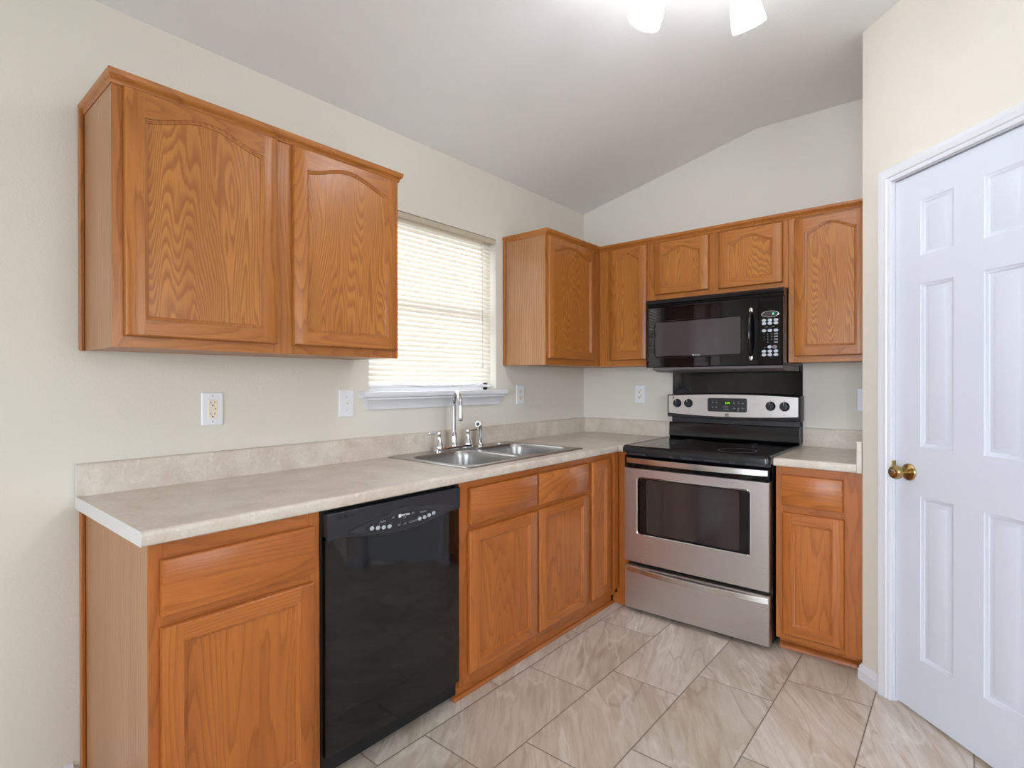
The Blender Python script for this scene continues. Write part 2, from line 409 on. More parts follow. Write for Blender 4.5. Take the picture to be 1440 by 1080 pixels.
for i in range(nsl):
    zc = 2.070-i*.02535
    loops = [[], []]
    for e_, uu in enumerate((L0, L1)):
        top, bot = [], []
        for k in range(6):
            s_ = -.0133+.0266*k/5; hgt = .0032*(1-(s_/.0133)**2)
            w = -.035+s_*math.cos(th)+hgt*math.sin(th); z = zc-s_*math.sin(th)+hgt*math.cos(th)
            top.append((uu, z, w)); bot.append((uu, z-.0004, w-.0002))
        loops[e_] = top+bot[::-1]
    b.loft(loops, 'blind_slat')
b.build('slats', t)
b = MB(LW); b.box(L0, L1, 1.243, 1.258, -.047, -.022, 'vinyl_white', .003); b.build('bottom_rail', t)
for uu in (-1.715, -1.405, -1.125):
    b = MB(LW); b.tube([(uu, 2.09, -.0205), (uu, 1.25, -.0205)], .0006, 'plate_white', 5); b.build('ladder_cord', t)
b = MB(LW); b.tube([(-1.075, 2.09, -.012), (-1.076, 1.9, -.008), (-1.075, 1.385, -.006)], .0013, 'button_grey', 6)
b.tube([(-1.075, 1.385, -.006), (-1.075, 1.355, -.006)], .003, 'button_grey', 8); b.build('tilt_wand', t)
b = MB(LW); b.tube([(-1.72+.61*i/14, 1.262-.016*math.sin(PI*i/14), -.016) for i in range(15)], .0012, 'button_grey', 5); b.build('pull_cord', t)

# ------------------------------------------------------------------ pantry door
b = MB(PW)
def casing(bm_, u0, u1, v0, v1, vert, inner):   # profile across the width, thicker at the outer edge
    prof = [(0, .008), (.004, .011), (.014, .012), (.018, .016), (.034, .017), (.040, .020), (.052, .020), (.055, .015), (.055, .0005), (0, .0005)]
    return prof
prof = casing(None, 0, 0, 0, 0, 0, 0)
path = [(DT0, 0), (DT0, DZ1), (DT1, DZ1), (DT1, 0)]; outd = [(-1, 0), (-1, 1), (1, 1), (1, 0)]
b.loft([[(p_[0]+o_[0]*d, p_[1]+o_[1]*d, w) for d, w in prof] for p_, o_ in zip(path, outd)], 'white_trim', smooth=False)
b.box(DT0, DT0+.003, 0, DZ1, -.09, .0, 'white_trim'); b.box(DT1-.003, DT1, 0, DZ1, -.09, .0, 'white_trim'); b.box(DT0, DT1, DZ1-.003, DZ1, -.09, .0, 'white_trim')
b.box(DT0+.003, DT0+.014, 0, DZ1-.003, -.075, -.048, 'white_trim'); b.box(DT0, DT1, DZ1-.014, DZ1-.003, -.075, -.048, 'white_trim')
struct(b.build('trim_2'))
t = struct(thing('door_1', 'white six-panel pantry door with a brass knob', 'door', PW(.47, 0, -.03)))
b = MB(PW)
d0, d1, z0, z1, wf = DT0+.0055, DT1-.0055, .012, DZ1-.006, -.010
us = [d0, .279, .416, .526, .664, d1]; vs = [z0, .221, .839, 1.024, 1.638, 1.744, 1.952, z1]
for i in range(5):
    for j in range(7):
        a0, a1, c0, c1 = us[i], us[i+1], vs[j], vs[j+1]
        if i in (1, 3) and j in (1, 3, 5):
            rings = [(0, 0), (.004, -.003), (.010, -.004), (.014, -.0075), (.022, -.0078), (.034, -.003), (.0365, -.0025)]
            L = [[(a0+d, c0+d, wf+q), (a1-d, c0+d, wf+q), (a1-d, c1-d, wf+q), (a0+d, c1-d, wf+q)] for d, q in rings]
            b.loft(L, 'door_paint', cap=(False, True), smooth=False)
        else: b.face([(a0, c0, wf), (a1, c0, wf), (a1, c1, wf), (a0, c1, wf)], 'door_paint')
wb = -.045
b.face([(d0, z0, wb), (d0, z1, wb), (d1, z1, wb), (d1, z0, wb)], 'door_paint')
for A_, B_ in (((d0, z0), (d1, z0)), ((d1, z0), (d1, z1)), ((d1, z1), (d0, z1)), ((d0, z1), (d0, z0))):
    b.face([(*A_, wf), (*B_, wf), (*B_, wb), (*A_, wb)], 'door_paint')
b.build('door_leaf', t)
b = MB(PW)
kb = (.229, .922, wf)
b.lathe([(.033, 0), (.033, .003), (.030, .007), (.018, .010), (.013, .012)], kb, (0, 0, 1), 'brass', 32)
b.lathe([(.012, .010), (.0115, .026), (.015, .034), (.0235, .042), (.027, .052), (.0265, .062), (.022, .069), (.014, .071), (.012, .0705)], kb, (0, 0, 1), 'brass', 32)
kn = b.build('door_knob', t); kn['label'] = 'antique brass knob'
b = MB(PW); b.lathe([(.0125, .0700), (.0125, .0718), (.011, .0722)], kb, (0, 0, 1), 'stainless_bar', 20); b.build('knob_cap', kn)
b = MB(PW); b.box(DT0+.0005, DT0+.0032, .905, .958, -.03, .006, 'brass', .001); b.build('strike_plate', t)

# ------------------------------------------------------------------ cabinets
def panel_door(fr, ax, u0, u1, v0, v1, w, parent, arch=0, set_='oak', pset='oakpanel_Z', sw=.048, br=.048, tr=.046, name='door'):
    sgn = 1
    T = .019; c = .005; b = MB(fr); V = set_+'_Z'; H = set_+'_'+ax
    wt = w+T; s0, s1 = u0+sw, u1-sw; bo = v0+br
    if arch:
        sh = v1-tr-.030; K = 18
        arc = [(s1+(s0-s1)*i/K, sh+arch*max(0, .5*(1-math.cos(2*PI*i/K)))**.82) for i in range(K+1)]
    else: arc = [(s1, v1-tr), (s0, v1-tr)]
    P = [(s0, bo), (s1, bo)]+arc
    e = c
    def F(pts, m): b.face([(u, v, wt) for u, v in pts], m)
    F([(u0+e, v0+e), (s0, v0+e), (s0, v1-e), (u0+e, v1-e)], V); F([(s1, v0+e), (u1-e, v0+e), (u1-e, v1-e), (s1, v1-e)], V)
    F([(s0, v0+e), (s1, v0+e), (s1, bo), (s0, bo)], H)
    for i in range(len(arc)-1):
        F([arc[i], (arc[i][0], v1-e), (arc[i+1][0], v1-e), arc[i+1]], H)
    R = lambda d, q: [(u0+d, v0+d, q), (u1-d, v0+d, q), (u1-d, v1-d, q), (u0+d, v1-d, q)]
    b.loft([R(0, w), R(0, wt-.006), R(.0018, wt-.0022), R(e, wt)], V, cap=(True, False), smooth=False)
    # moulding round the opening
    n_ = len(P)
    def inset(d):
        out = []
        for i in range(n_):
            p0, p1, p2 = Vector(P[i-1]), Vector(P[i]), Vector(P[(i+1) % n_])
            a = (p1-p0).normalized(); c_ = (p2-p1).normalized()
            na, nb = Vector((-a.y, a.x)), Vector((-c_.y, c_.x)); mth = (na+nb); mth /= max(mth.dot(na), .3)
            out.append(p1+mth*d)
        return out
    L = [[(q.x, q.y, wt+z) for q in inset(d)] for d, z in ((0, 0), (.0012, -.0025), (.0045, -.0032), (.0055, -.0052), (.009, -.0062), (.011, -.0095))]
    b.loft(L, V, cap=(False, False), smooth=False)
    o = b.build(name, parent)
    pm = MB(fr); q = inset(.0108)
    pm.loft([[(k.x, k.y, w+.004) for k in q], [(k.x, k.y, wt-.0095) for k in q]], pset, smooth=False)
    pm.build('door_panel', o)
    return o
def drawer_front(fr, ax, u0, u1, v0, v1, w, parent, set_='oakbase'):
    b = MB(fr); R = lambda d, q: [(u0+d, v0+d, q), (u1-d, v0+d, q), (u1-d, v1-d, q), (u0+d, v1-d, q)]
    b.loft([R(0, w), R(0, w+.012), R(.0015, w+.016), R(.006, w+.019)], set_+'_'+ax, smooth=False)
    return b.build('drawer_front', parent)
def cab(fr, ax, name, label, cat, u0, u1, v0, v1, wd, stiles, rails, set_='oak', side=None, group=None):
    t = thing(name, label, cat, fr((u0+u1)/2, v0, 0), 'oak wall cabinets' if v0 > 1 else 'oak base cabinets')
    b = MB(fr); b.box(u0+.001, u1-.001, v0+.002, (v1-.002) if 'sink' not in name else .69, .002, wd-.0195, set_+'_Z')
    b.build('cabinet_body', t)
    f = MB(fr)
    for (a, c) in stiles: f.box(a, c, v0, v1, wd-.019, wd, set_+'_Z', .0006)
    for (a, c, d, e_) in rails: f.box(a, c, d, e_, wd-.019, wd-.0002, set_+'_'+ax, .0004)
    f.build('face_frame', t)
    return t
UW = .313; UB, UT = 1.371, 2.127
# crown profile: (v, w) relative to cabinet top and face
CR = [(-.020, 0), (-.020, .005), (-.015, .0065), (-.010, .009), (-.006, .013), (-.002, .019), (.002, .021), (.006, .0225), (.014, .0235), (.014, 0)]
def crown(bm_, path, dirs):  # path in world xy, dirs: outward diagonal (already mitred) ; wall side up to top
    bm_.loft([[(p[0]+d[0]*w, UT+v, -(p[1]+d[1]*w)) for v, w in CR] for p, d in zip(path, dirs)], 'oak_Y', smooth=False)
# left upper cabinet
A0, A1 = -2.929, -1.938
t = cab(LW, 'Y', 'wall_cabinet', 'wide two-door oak wall cabinet hanging left of the window', 'cabinet', A0, A1, UB, UT, UW,
        [(A0, A0+.045), (-2.476, -2.390), (A1-.035, A1)], [(A0+.045, -2.476, UB, UB+.042), (-2.39, A1-.035, UB, UB+.042), (A0+.045, -2.476, UT-.035, UT), (-2.39, A1-.035, UT-.035, UT)])
panel_door(LW, 'Y', -2.904, -2.462, 1.403, 2.106, UW+.001, t, .045)
panel_door(LW, 'Y', -2.404, -1.953, 1.403, 2.106, UW+.001, t, .045)
b = MB(LW); b.box(A0-.0015, A0+.001, UB, UT, .002, UW-.003, 'veneer_Z'); b.build('side_panel', t)['label'] = 'pale veneer side'
b = MB(LW); b.box(A0-.014, A0-.0015, UB, UT, .001, .027, 'oak_Z', .003); b.build('scribe_moulding', t)
b = MB(); crown(b, [(.001, A0-.001), (UW, A0-.001), (UW, A1+.001), (.001, A1+.001)], [(0, -.55), (1, -.55), (1, .55), (0, .55)]); b.build('crown_moulding', t)
# upper cabinet right of the window
B0, B1 = -.895, -.3135
t = cab(LW, 'Y', 'wall_cabinet', 'narrow one-door oak wall cabinet right of the window', 'cabinet', B0, -.003, UB, UT, UW,
        [(B0, B0+.035), (-.366, -.3135)], [(B0+.035, -.366, UB, UB+.042), (B0+.035, -.366, UT-.035, UT)])
panel_door(LW, 'Y', -.882, -.388, 1.408, 2.106, UW+.001, t, .045)
b = MB(LW); b.box(B0-.0015, B0+.001, UB, UT, .002, UW-.003, 'veneer_Z'); b.build('side_panel', t)['label'] = 'pale veneer side'
b = MB(LW); b.box(B0-.012, B0-.0015, UB, UT, .001, .019, 'oak_Z', .003); b.build('scribe_moulding', t)
# stove wall uppers
G = 'oak wall cabinets along the stove wall'
t = cab(BW, 'X', 'wall_cabinet', 'tall narrow oak wall cabinet between the corner and the microwave', 'cabinet', UW+.002, .668, UB, UT, UW,
        [(UW+.002, .400), (.640, .668)], [(.4, .64, UB, UB+.042), (.4, .64, UT-.035, UT)])
panel_door(BW, 'X', .400, .654, 1.408, 2.108, UW+.001, t, .042)
t = cab(BW, 'X', 'wall_cabinet', 'short two-door oak wall cabinet above the microwave', 'cabinet', .669, 1.437, 1.757, UT, UW,
        [(.669, .715), (1.02, 1.095), (1.405, 1.437)], [(.715, 1.02, 1.757, 1.80), (1.095, 1.405, 1.757, 1.80), (.715, 1.02, UT-.035, UT), (1.095, 1.405, UT-.035, UT)])
panel_door(BW, 'X', .704, 1.030, 1.792, 2.104, UW+.001, t, .040, br=.042)
panel_door(BW, 'X', 1.086, 1.413, 1.787, 2.101, UW+.001, t, .040, br=.042)
t = cab(BW, 'X', 'wall_cabinet', 'tall oak wall cabinet between the microwave and the pantry wall', 'cabinet', 1.438, 1.799, UB, UT, UW,
        [(1.438, 1.484), (1.775, 1.799)], [(1.484, 1.775, UB, UB+.042), (1.484, 1.775, UT-.035, UT)])
panel_door(BW, 'X', 1.468, 1.787, 1.400, 2.098, UW+.001, t, .042)
b = MB(); crown(b, [(.001, B0-.001), (UW, B0-.001), (UW, -UW), (1.799, -UW)], [(0, -.55), (1, -.55), (1, -1), (0, -1)])
tag(b.build('crown_moulding'), 'oak crown moulding running along the wall cabinets round the corner', 'moulding')

# base cabinets
BD = .602; BZ, BT = .064, .8755
def toe(t, fr, u0, u1, set_='oakbase', ax='Y', w=.575):
    b = MB(fr); b.box(u0, u1, .0005, BZ+.001, w-.02, w, set_+'_'+ax, .001); b.build('toe_kick', t)
C0 = -2.929
t = cab(LW, 'Y', 'base_cabinet', 'end oak base cabinet with one drawer left of the dishwasher', 'cabinet', C0, -2.470, BZ, BT, BD,
        [(C0, C0+.04), (-2.515, -2.470)], [(C0+.04, -2.515, BZ, .115), (C0+.04, -2.515, .655, .70), (C0+.04, -2.515, .82, BT)], 'oakbase')
drawer_front(LW, 'Y', -2.905, -2.494, .689, .832, BD+.001, t)
panel_door(LW, 'Y', -2.905, -2.496, .09, .663, BD+.001, t, 0, 'oakbase', 'oakbasepanel_Z')
b = MB(LW); b.box(C0-.0015, C0+.001, .001, BT, .002, BD-.003, 'veneer_Z'); b.build('side_panel', t)['label'] = 'pale veneer side'
b = MB(LW); b.box(C0-.014, C0-.0015, .001, BT, .001, .027, 'oakbase_Z', .003); b.build('scribe_moulding', t)
toe(t, LW, C0+.001, -2.471)
t = cab(LW, 'Y', 'sink_base_cabinet', 'wide oak base cabinet under the sink with two doors and two false drawers', 'cabinet', -1.868, -.912, BZ, BT, BD,
        [(-1.868, -1.80), (-1.392, -1.345), (-.95, -.912)], [(a, c, d, e_) for a, c in ((-1.80, -1.392), (-1.345, -.95)) for d, e_ in ((BZ, .115), (.665, .715), (.83, BT))], 'oakbase')
drawer_front(LW, 'Y', -1.817, -1.375, .699, .845, BD+.001, t); drawer_front(LW, 'Y', -1.361, -.932, .699, .845, BD+.001, t)
panel_door(LW, 'Y', -1.822, -1.374, .10, .674, BD+.001, t, 0, 'oakbase', 'oakbasepanel_Z', sw=.055)
panel_door(LW, 'Y', -1.361, -.929, .105, .678, BD+.001, t, 0, 'oakbase', 'oakbasepanel_Z', sw=.055)
toe(t, LW, -1.866, -.913)
b = MB(LW); b.prism_u([(.0008, .5755), (.0008, .589), (.008, .588), (.014, .583), (.016, .5755)], -1.88, -.605, 'oakbase_Y')
tag(b.build('shoe_moulding'), 'brown shoe moulding strip on the floor below the sink cabinet', 'moulding')
t = cab(LW, 'Y', 'corner_base_cabinet', 'narrow full-height oak base door between the sink cabinet and the stove corner', 'cabinet', -.911, -.6195, BZ, BT, BD,
        [(-.911, -.880), (-.70, -.6195)], [(-.88, -.70, BZ, .115), (-.88, -.70, .84, BT)], 'oakbase')
panel_door(LW, 'Y', -.892, -.697, .108, .845, BD+.001, t, 0, 'oakbase', 'oakbasepanel_Z', sw=.05)
b = MB(LW); b.box(-.668, -.6205, .10, BT, BD, BD+.020, 'oakbase_Z', .001); b.build('corner_post', t)
toe(t, LW, -.911, -.62)
b = MB(BW); b.box(.603, .675, .001, BT, .55, .602, 'oakbase_Z', .001); b.box(.577, .6035, .001, .0635, .55, .602, 'oakbase_Z')
tag(b.build('filler_panel'), 'thin oak filler strip between corner cabinet and stove', 'panel')
t = cab(BW, 'X', 'base_cabinet', 'small oak base cabinet with one drawer right of the stove', 'cabinet', 1.450, 1.799, BZ, BT, BD,
        [(1.450, 1.49), (1.712, 1.799)], [(1.49, 1.712, BZ, .115), (1.49, 1.712, .65, .70), (1.49, 1.712, .82, BT)], 'oakbase')
drawer_front(BW, 'X', 1.476, 1.726, .694, .837, BD+.001, t)
panel_door(BW, 'X', 1.481, 1.731, .092, .662, BD+.001, t, 0, 'oakbase', 'oakbasepanel_Z', sw=.045)
toe(t, BW, 1.452, 1.79, ax='X', w=.54)
b = MB(BW); b.prism_u([(.0008, .5405), (.0008, .562), (.012, .560), (.022, .552), (.026, .5405)], 1.455, 1.775, 'oakbase_X', )
b.build('shoe_moulding', t)

# ------------------------------------------------------------------ countertops
CT, CB, CF = .9145, .8765, .6355
nose = []   # (d outward from front face line, z): from top going round the front to the underside
for i in range(9):
    a = PI/2*i/8; nose.append((-.012+.012*math.sin(a), CT-.012+.012*math.cos(a)))
for i in range(1, 7):
    a = PI/2*i/6; nose.append((-.008+.008*math.cos(a), CB+.008-.008*math.sin(a)))
nose = [(-.03, CT)]+nose+[(-.03, CB)]
def bs_prof(t_=.020): return [(CT-.002, .0008), (CT-.002, t_+.004), (CT+.004, t_), (1.008, t_), (1.013, t_-.003), (1.016, t_-.008), (1.016, .0008)]
t = thing('countertop', 'beige laminate countertop running under the window round the corner', 'countertop', (.3, -1.5, CB), 'beige laminate countertops')
b = MB()
YL = -2.952
pth = [(CF, YL), (CF, -CF), (.676, -CF)]; dr = [(1, 0), (1, -1), (0, -1)]
b.loft([[(p_[0]+d_[0]*q, z, -(p_[1]+d_[1]*q)) for q, z in nose] for p_, d_ in zip(pth, dr)], 'laminate', cap=(True, True))
fx0 = CF-.03
def T(x0, x1, y0, y1):
    for z in (CT, CB): b.face([(x0, z, -y0), (x1, z, -y0), (x1, z, -y1), (x0, z, -y1)], 'laminate')
SY0, SY1, SX0, SX1 = -1.788, -.912, .036, .575
T(.001, fx0, YL, SY0-.02); T(.001, fx0, SY1+.02, -.001); T(fx0, .676, -CF+.03, -.001)
ho = rrect(.001, fx0, SY0-.02, SY1+.02, .0005, 5); hi = rrect(SX0+.012, SX1-.012, SY0+.012, SY1-.012, .03, 5)
b.loft([[(x, CT, -y) for x, y in ho], [(x, CT, -y) for x, y in hi], [(x, CB, -y) for x, y in hi], [(x, CB, -y) for x, y in ho]], 'laminate', cap=(False, False), smooth=False)
b.face([(.001, CB, -YL), (fx0, CB, -YL), (fx0, CT, -YL), (.001, CT, -YL)], 'laminate')
b.build('counter_slab', t)
b = MB(LW); b.prism_u(bs_prof(), YL, -.001, 'laminate'); b.build('backsplash', t)
b = MB(BW); b.prism_u(bs_prof(), .0205, .676, 'laminate'); b.build('backsplash', t)
b = MB(LW)   # end cap, following the profile
ep = [(.001, CB), (.001, 1.0165), (.012, 1.0165), (.0165, 1.014), (.0195, 1.008), (.0205, CT+.010), (.024, CT+.003), (.030, CT+.0008)]+[(CF+q+.0006, z) for q, z in nose[1:-1]]+[(CF-.03, CB)]
b.loft([[(YL-.0012, z, w) for w, z in ep], [(YL-.0001, z, w) for w, z in ep]], 'laminate_end', smooth=False)
b.build('end_cap', t)['label'] = 'white laminate end strip'
t = thing('countertop', 'short beige laminate countertop right of the stove against the pantry wall', 'countertop', (1.62, -.3, CB), 'beige laminate countertops')
b = MB(BW); b.loft([[(u, z, CF+q) for q, z in nose] for u in (1.4465, 1.799)], 'laminate')
b.face([(1.4465, CT, .001), (1.799, CT, .001), (1.799, CT, fx0), (1.4465, CT, fx0)], 'laminate'); b.face([(1.4465, CB, .001), (1.799, CB, .001), (1.799, CB, fx0), (1.4465, CB, fx0)], 'laminate')
b.face([(1.4465, CB, .001), (1.4465, CB, fx0), (1.4465, CT, fx0), (1.4465, CT, .001)], 'laminate'); b.build('counter_slab', t)
b = MB(BW); b.prism_u(bs_prof(), 1.4465, 1.778, 'laminate'); b.build('backsplash', t)
b = MB(BW); b.box(1.779, 1.7995, CB, 1.014, .001, .641, 'laminate', .002); b.build('side_splash', t)

# ------------------------------------------------------------------ sink, faucet, sprayer
t = thing('kitchen_sink', 'double bowl stainless steel sink set in the counter below the window', 'sink', (.3, -1.35, CT))
ym = -1.350; RZ = CT+.0055
def bowl(o, h, name, par):
    b = MB(); ox0, ox1, oy0, oy1 = o; hx0, hx1, hy0, hy1 = h
    n_ = 8
    def loop(ins, z, r): return [(x, z, -y) for x, y in rrect(hx0+ins, hx1-ins, hy0+ins, hy1-ins, r, n_)]
    L = [loop(0, RZ, .075), loop(.002, RZ-.0012, .075), loop(.005, RZ-.006, .073), loop(.009, RZ-.03, .07), loop(.014, RZ-.13, .065), loop(.020, RZ-.155, .06), loop(.034, RZ-.170, .05), loop(.07, RZ-.174, .04)]
    cx_, cy_ = (hx0+hx1)/2, (hy0+hy1)/2
    L.append([(cx_+(p[0]-cx_)*.35, RZ-.177, -(cy_+(-p[2]-cy_)*.35)) for p in L[-1]])
    b.loft(L, 'sink_steel', cap=(False, True)); ob = b.build(name, par)
    d = MB(); d.lathe([(.042, 0), (.042, .002), (.036, .003), (.030, -.0005), (.012, -.001), (.010, .004), (.004, .005)], (cx_, RZ-.1765, -cy_), (0, 1, 0), 'chrome', 24, (False, True)); d.build('drain', ob)
HA = (.135, .545, -1.752, -1.376); HB = (.135, .530, -1.324, -.950)
b = MB()
for o, h in (((SX0+.004, SX1-.004, SY0+.004, ym), HA), ((SX0+.004, SX1-.004, ym, SY1-.004), HB)):
    A_ = rrect(*o, .0005, 8); B_ = rrect(*h, .075, 8)
    b.loft([[(x, RZ, -y) for x, y in A_], [(x, RZ, -y) for x, y in B_]], 'sink_steel', cap=(False, False), smooth=False)
O_ = rrect(SX0, SX1, SY0, SY1, .012, 6); I_ = rrect(SX0+.004, SX1-.004, SY0+.004, SY1-.004, .010, 6)
b.loft([[(x, CT+.0005, -y) for x, y in O_], [(x, CT+.0028, -y) for x, y in O_], [(x, RZ, -y) for x, y in I_]], 'sink_steel', cap=(False, False))
b.build('sink_rim', t); bowl(None or (0, 0, 0, 0), HA, 'sink_bowl', t); bowl((0, 0, 0, 0), HB, 'sink_bowl', t)
b = MB(); b.lathe([(.017, 0), (.017, .003), (.013, .006), (.004, .007)], (.085, RZ, 1.035), (0, 1, 0), 'chrome', 24); b.build('hole_cover', t)
t = thing('kitchen_faucet', 'chrome two-handle gooseneck faucet standing behind the sink', 'faucet', (.085, -1.395, RZ))
FX, FY = .085, -1.395
b = MB(); pr = rrect(FX-.026, FX+.026, FY-.133, FY+.133, .0255, 8)
def ins(P_, d): return [(FX+(x-FX)*(1-d/.026), FY+(y-FY)*(1-d/.133)) for x, y in P_]
b.loft([[(x, RZ+.0003, -y) for x, y in pr], [(x, RZ+.012, -y) for x, y in pr], [(x, RZ+.018, -y) for x, y in ins(pr, .004)], [(x, RZ+.019, -y) for x, y in ins(pr, .008)]], 'chrome')
b.build('deck_plate', t)
b = MB(); b.lathe([(.0225, .018), (.0225, .022), (.019, .030), (.0165, .06), (.0145, .085), (.0125, .088), (.0115, .092)], (FX, RZ, -FY), (0, 1, 0), 'chrome', 28); b.build('spout_base', t)
ang = math.radians(-32); dx, dy = math.cos(ang), math.sin(ang)
pts = [(FX, RZ+.088, -FY), (FX, RZ+.15, -FY), (FX, RZ+.225, -FY)]
R_ = .078
for i in range(1, 15):
    a = PI*i/14; q = R_*(1-math.cos(a)); pts.append((FX+dx*q, RZ+.225+R_*.95*math.sin(a), -(FY+dy*q)))
q = 2*R_; pts.append((FX+dx*q, RZ+.185, -(FY+dy*q)))
b = MB(); b.tube(pts, .0105, 'chrome', 16); sp = b.build('spout', t)
b = MB(); b.lathe([(.0118, .188), (.0125, .18), (.0125, .164), (.0105, .160), (.007, .159)], (FX+dx*q, RZ, -(FY+dy*q)), (0, 1, 0), 'chrome', 20); b.build('aerator', sp)
for s_ in (-1, 1):
    cy_ = FY+s_*.103
    b = MB(); b.lathe([(.0235, .013), (.0235, .026), (.021, .031), (.017, .045), (.0125, .072), (.0105, .074), (.0105, .079), (.0115, .081), (.0125, .090), (.010, .099), (.004, .102)], (FX, RZ, -cy_), (0, 1, 0), 'chrome', 24)
    hd = b.build('handle', t)
    d_ = Vector((-.25, s_, 0)).normalized() if s_ < 0 else Vector((.1, s_, 0)).normalized()
    P_ = [(FX+d_.x*k, RZ+.090+k*.06, -(cy_+d_.y*k)) for k in (.008, .03, .058, .062)]
    b = MB(); b.tube(P_, [.0042, .0048, .0068, .0058], 'chrome', 12); b.build('lever', hd)
t = thing('side_sprayer', 'chrome pull-out sprayer standing right of the faucet', 'sprayer', (.085, -1.20, RZ))
SYR = -1.195
b = MB(); b.lathe([(.0235, 0), (.0235, .004), (.019, .008), (.016, .014), (.014, .018)], (FX, RZ, -SYR), (0, 1, 0), 'chrome', 24); b.build('sprayer_base', t)
hx, hy = math.cos(math.radians(-62)), math.sin(math.radians(-62))
pp = [(FX, RZ+.016, -SYR), (FX, RZ+.05, -SYR), (FX, RZ+.092, -SYR), (FX+hx*.004, RZ+.108, -(SYR+hy*.004)), (FX+hx*.014, RZ+.119, -(SYR+hy*.014)), (FX+hx*.030, RZ+.124, -(SYR+hy*.030)), (FX+hx*.044, RZ+.124, -(SYR+hy*.044))]
b = MB(); b.tube(pp, [.012, .0135, .0128, .0125, .0125, .0135, .0135], 'chrome', 16); wd = b.build('spray_wand', t)
b = MB(); b.tube([(FX+hx*.044, RZ+.124, -(SYR+hy*.044)), (FX+hx*.050, RZ+.124, -(SYR+hy*.050))], [.0115, .010], 'black_plastic', 16); b.build('spray_nozzle', wd)

# ------------------------------------------------------------------ dishwasher
t = thing('dishwasher', 'black built-in dishwasher between the two oak base cabinets', 'dishwasher', LW(-2.17, 0, .3))
b = MB(LW); b.box(-2.4675, -1.8705, .03, .8745, .03, .585, 'black_matte'); b.box(-2.4675, -2.455, .03, .872, .585, .602, 'black_matte'); b.box(-1.8905, -1.8705, .10, .872, .585, .602, 'black_matte')
b.box(-2.44, -1.90, .001, .03, .1, .50, 'black_matte'); b.build('tub_body', t)
D0, D1, DBt, DTp = -2.461, -1.886, .104, .862
botc = [(-2.461, .777), (-2.43, .7785), (-2.387, .774), (-2.306, .761), (-2.25, .752), (-2.199, .748), (-2.15, .7465), (-2.094, .749), (-2.03, .759), (-1.978, .770), (-1.93, .778), (-1.886, .779)]
b = MB(LW)   # door panel slightly bowed with rounded sides
K = 14
def dl(v, e_=0):
    L = []
    for i in range(K+1):
        s_ = i/K; u = D0+(D1-D0)*s_
        w = .625+.004*(1-(2*s_-1)**2)
        if i in (0, K): w -= .003
        L.append((u, v, w))
    return L
def vb(s_): return DBt+.0
b.loft([dl(v)+[(D1, v, .588), (D0, v, .588)] for v in (.104, .112, .3, .5, .7, .79)], 'dishwasher_black', cap=(True, True))
b.build('door_panel', t)
b = MB(LW)
F0 = [(u, v) for u, v in botc]; wcp = .631
top = [(D1, DTp), (D0, DTp)]
out = F0+top
cu_, cv_ = -2.17, .81
inn = [(cu_+(u-cu_)*.992, cv_+(v-cv_)*.93) for u, v in out]
b.loft([[(u, v, .600) for u, v in out], [(u, v, wcp-.004) for u, v in out], [(u, v, wcp) for u, v in inn]], 'black_plastic', smooth=False)
cp = b.build('control_panel', t)
lens = [(-2.387, .794), (-2.345, .805), (-2.306, .812), (-2.265, .818), (-2.229, .823), (-2.209, .833), (-2.17, .838), (-2.131, .837), (-2.11, .830), (-2.06, .824), (-2.008, .818), (-1.96, .808), (-1.923, .797), (-1.96, .782), (-2.008, .770), (-2.05, .762), (-2.094, .757), (-2.15, .754), (-2.199, .755), (-2.25, .760), (-2.306, .770), (-2.35, .782)]
cl = (-2.165, .795)
b = MB(LW)
b.loft([[(u, v, wcp-.001) for u, v in lens], [(cl[0]+(u-cl[0])*.985, cl[1]+(v-cl[1])*.96, wcp+.0035) for u, v in lens]], 'black_satin', smooth=False)
lo = b.build('handle_recess', cp)
ov = ellipse(-2.167, .790, .157, .028, 40)
b = MB(LW); b.loft([[(u, v, wcp+.002) for u, v in ov], [(u, v, wcp+.0042) for u, v in ov]], 'black_plastic', smooth=False)
b.build('control_oval', lo)
wf_ = wcp+.0044
for (u, v) in ((-2.300, .788), (-2.276, .785), (-2.253, .782), (-2.229, .780), (-2.096, .781), (-2.073, .782), (-2.051, .785), (-2.029, .789)):
    b = MB(LW); b.loft([[(x, y, wf_+z) for x, y in ellipse(u, v, .0085*k, .0068*k, 16)] for z, k in ((0, 1), (.001, 1), (.0015, .8))], 'button_grey'); b.build('button', cp)
mk = []
for (u, v) in ((-2.294, .7975), (-2.270, .7955), (-2.247, .793), (-2.223, .791), (-2.103, .790), (-2.082, .7915), (-2.060, .794), (-2.038, .797), (-2.181, .786)):
    mk.append((u-.001, u+.001, v-.001, v+.001, wf_-.001, wf_+.0004))
for (u, v) in ((-2.187, .778), (-2.162, .778), (-2.137, .779), (-2.125, .779), (-2.113, .779), (-2.212, .808), (-2.126, .808), (-2.163, .800)):
    for k in range(2): mk.append((u-.007+k*.002, u+.006-k*.001, v-.0035+k*.004, v-.0022+k*.004, wf_-.001, wf_+.0003))
marks(LW, mk, 'print_grey', 'printed_mark', cp); marks(LW, [(-2.190, -2.178, .802, .813, wf_-.001, wf_+.0003)], 'led_white', 'emblem', cp)
text(LW, 'MAYTAG', -2.159, .8075, wf_, .0085, 'led_white', 'brand_lettering', cp, 1.0, .0003)
text(LW, 'Cycles', -2.256, .8025, wf_, .0095, 'print_grey', 'lettering', cp); text(LW, 'Options', -2.078, .8035, wf_, .0095, 'print_grey', 'lettering', cp)
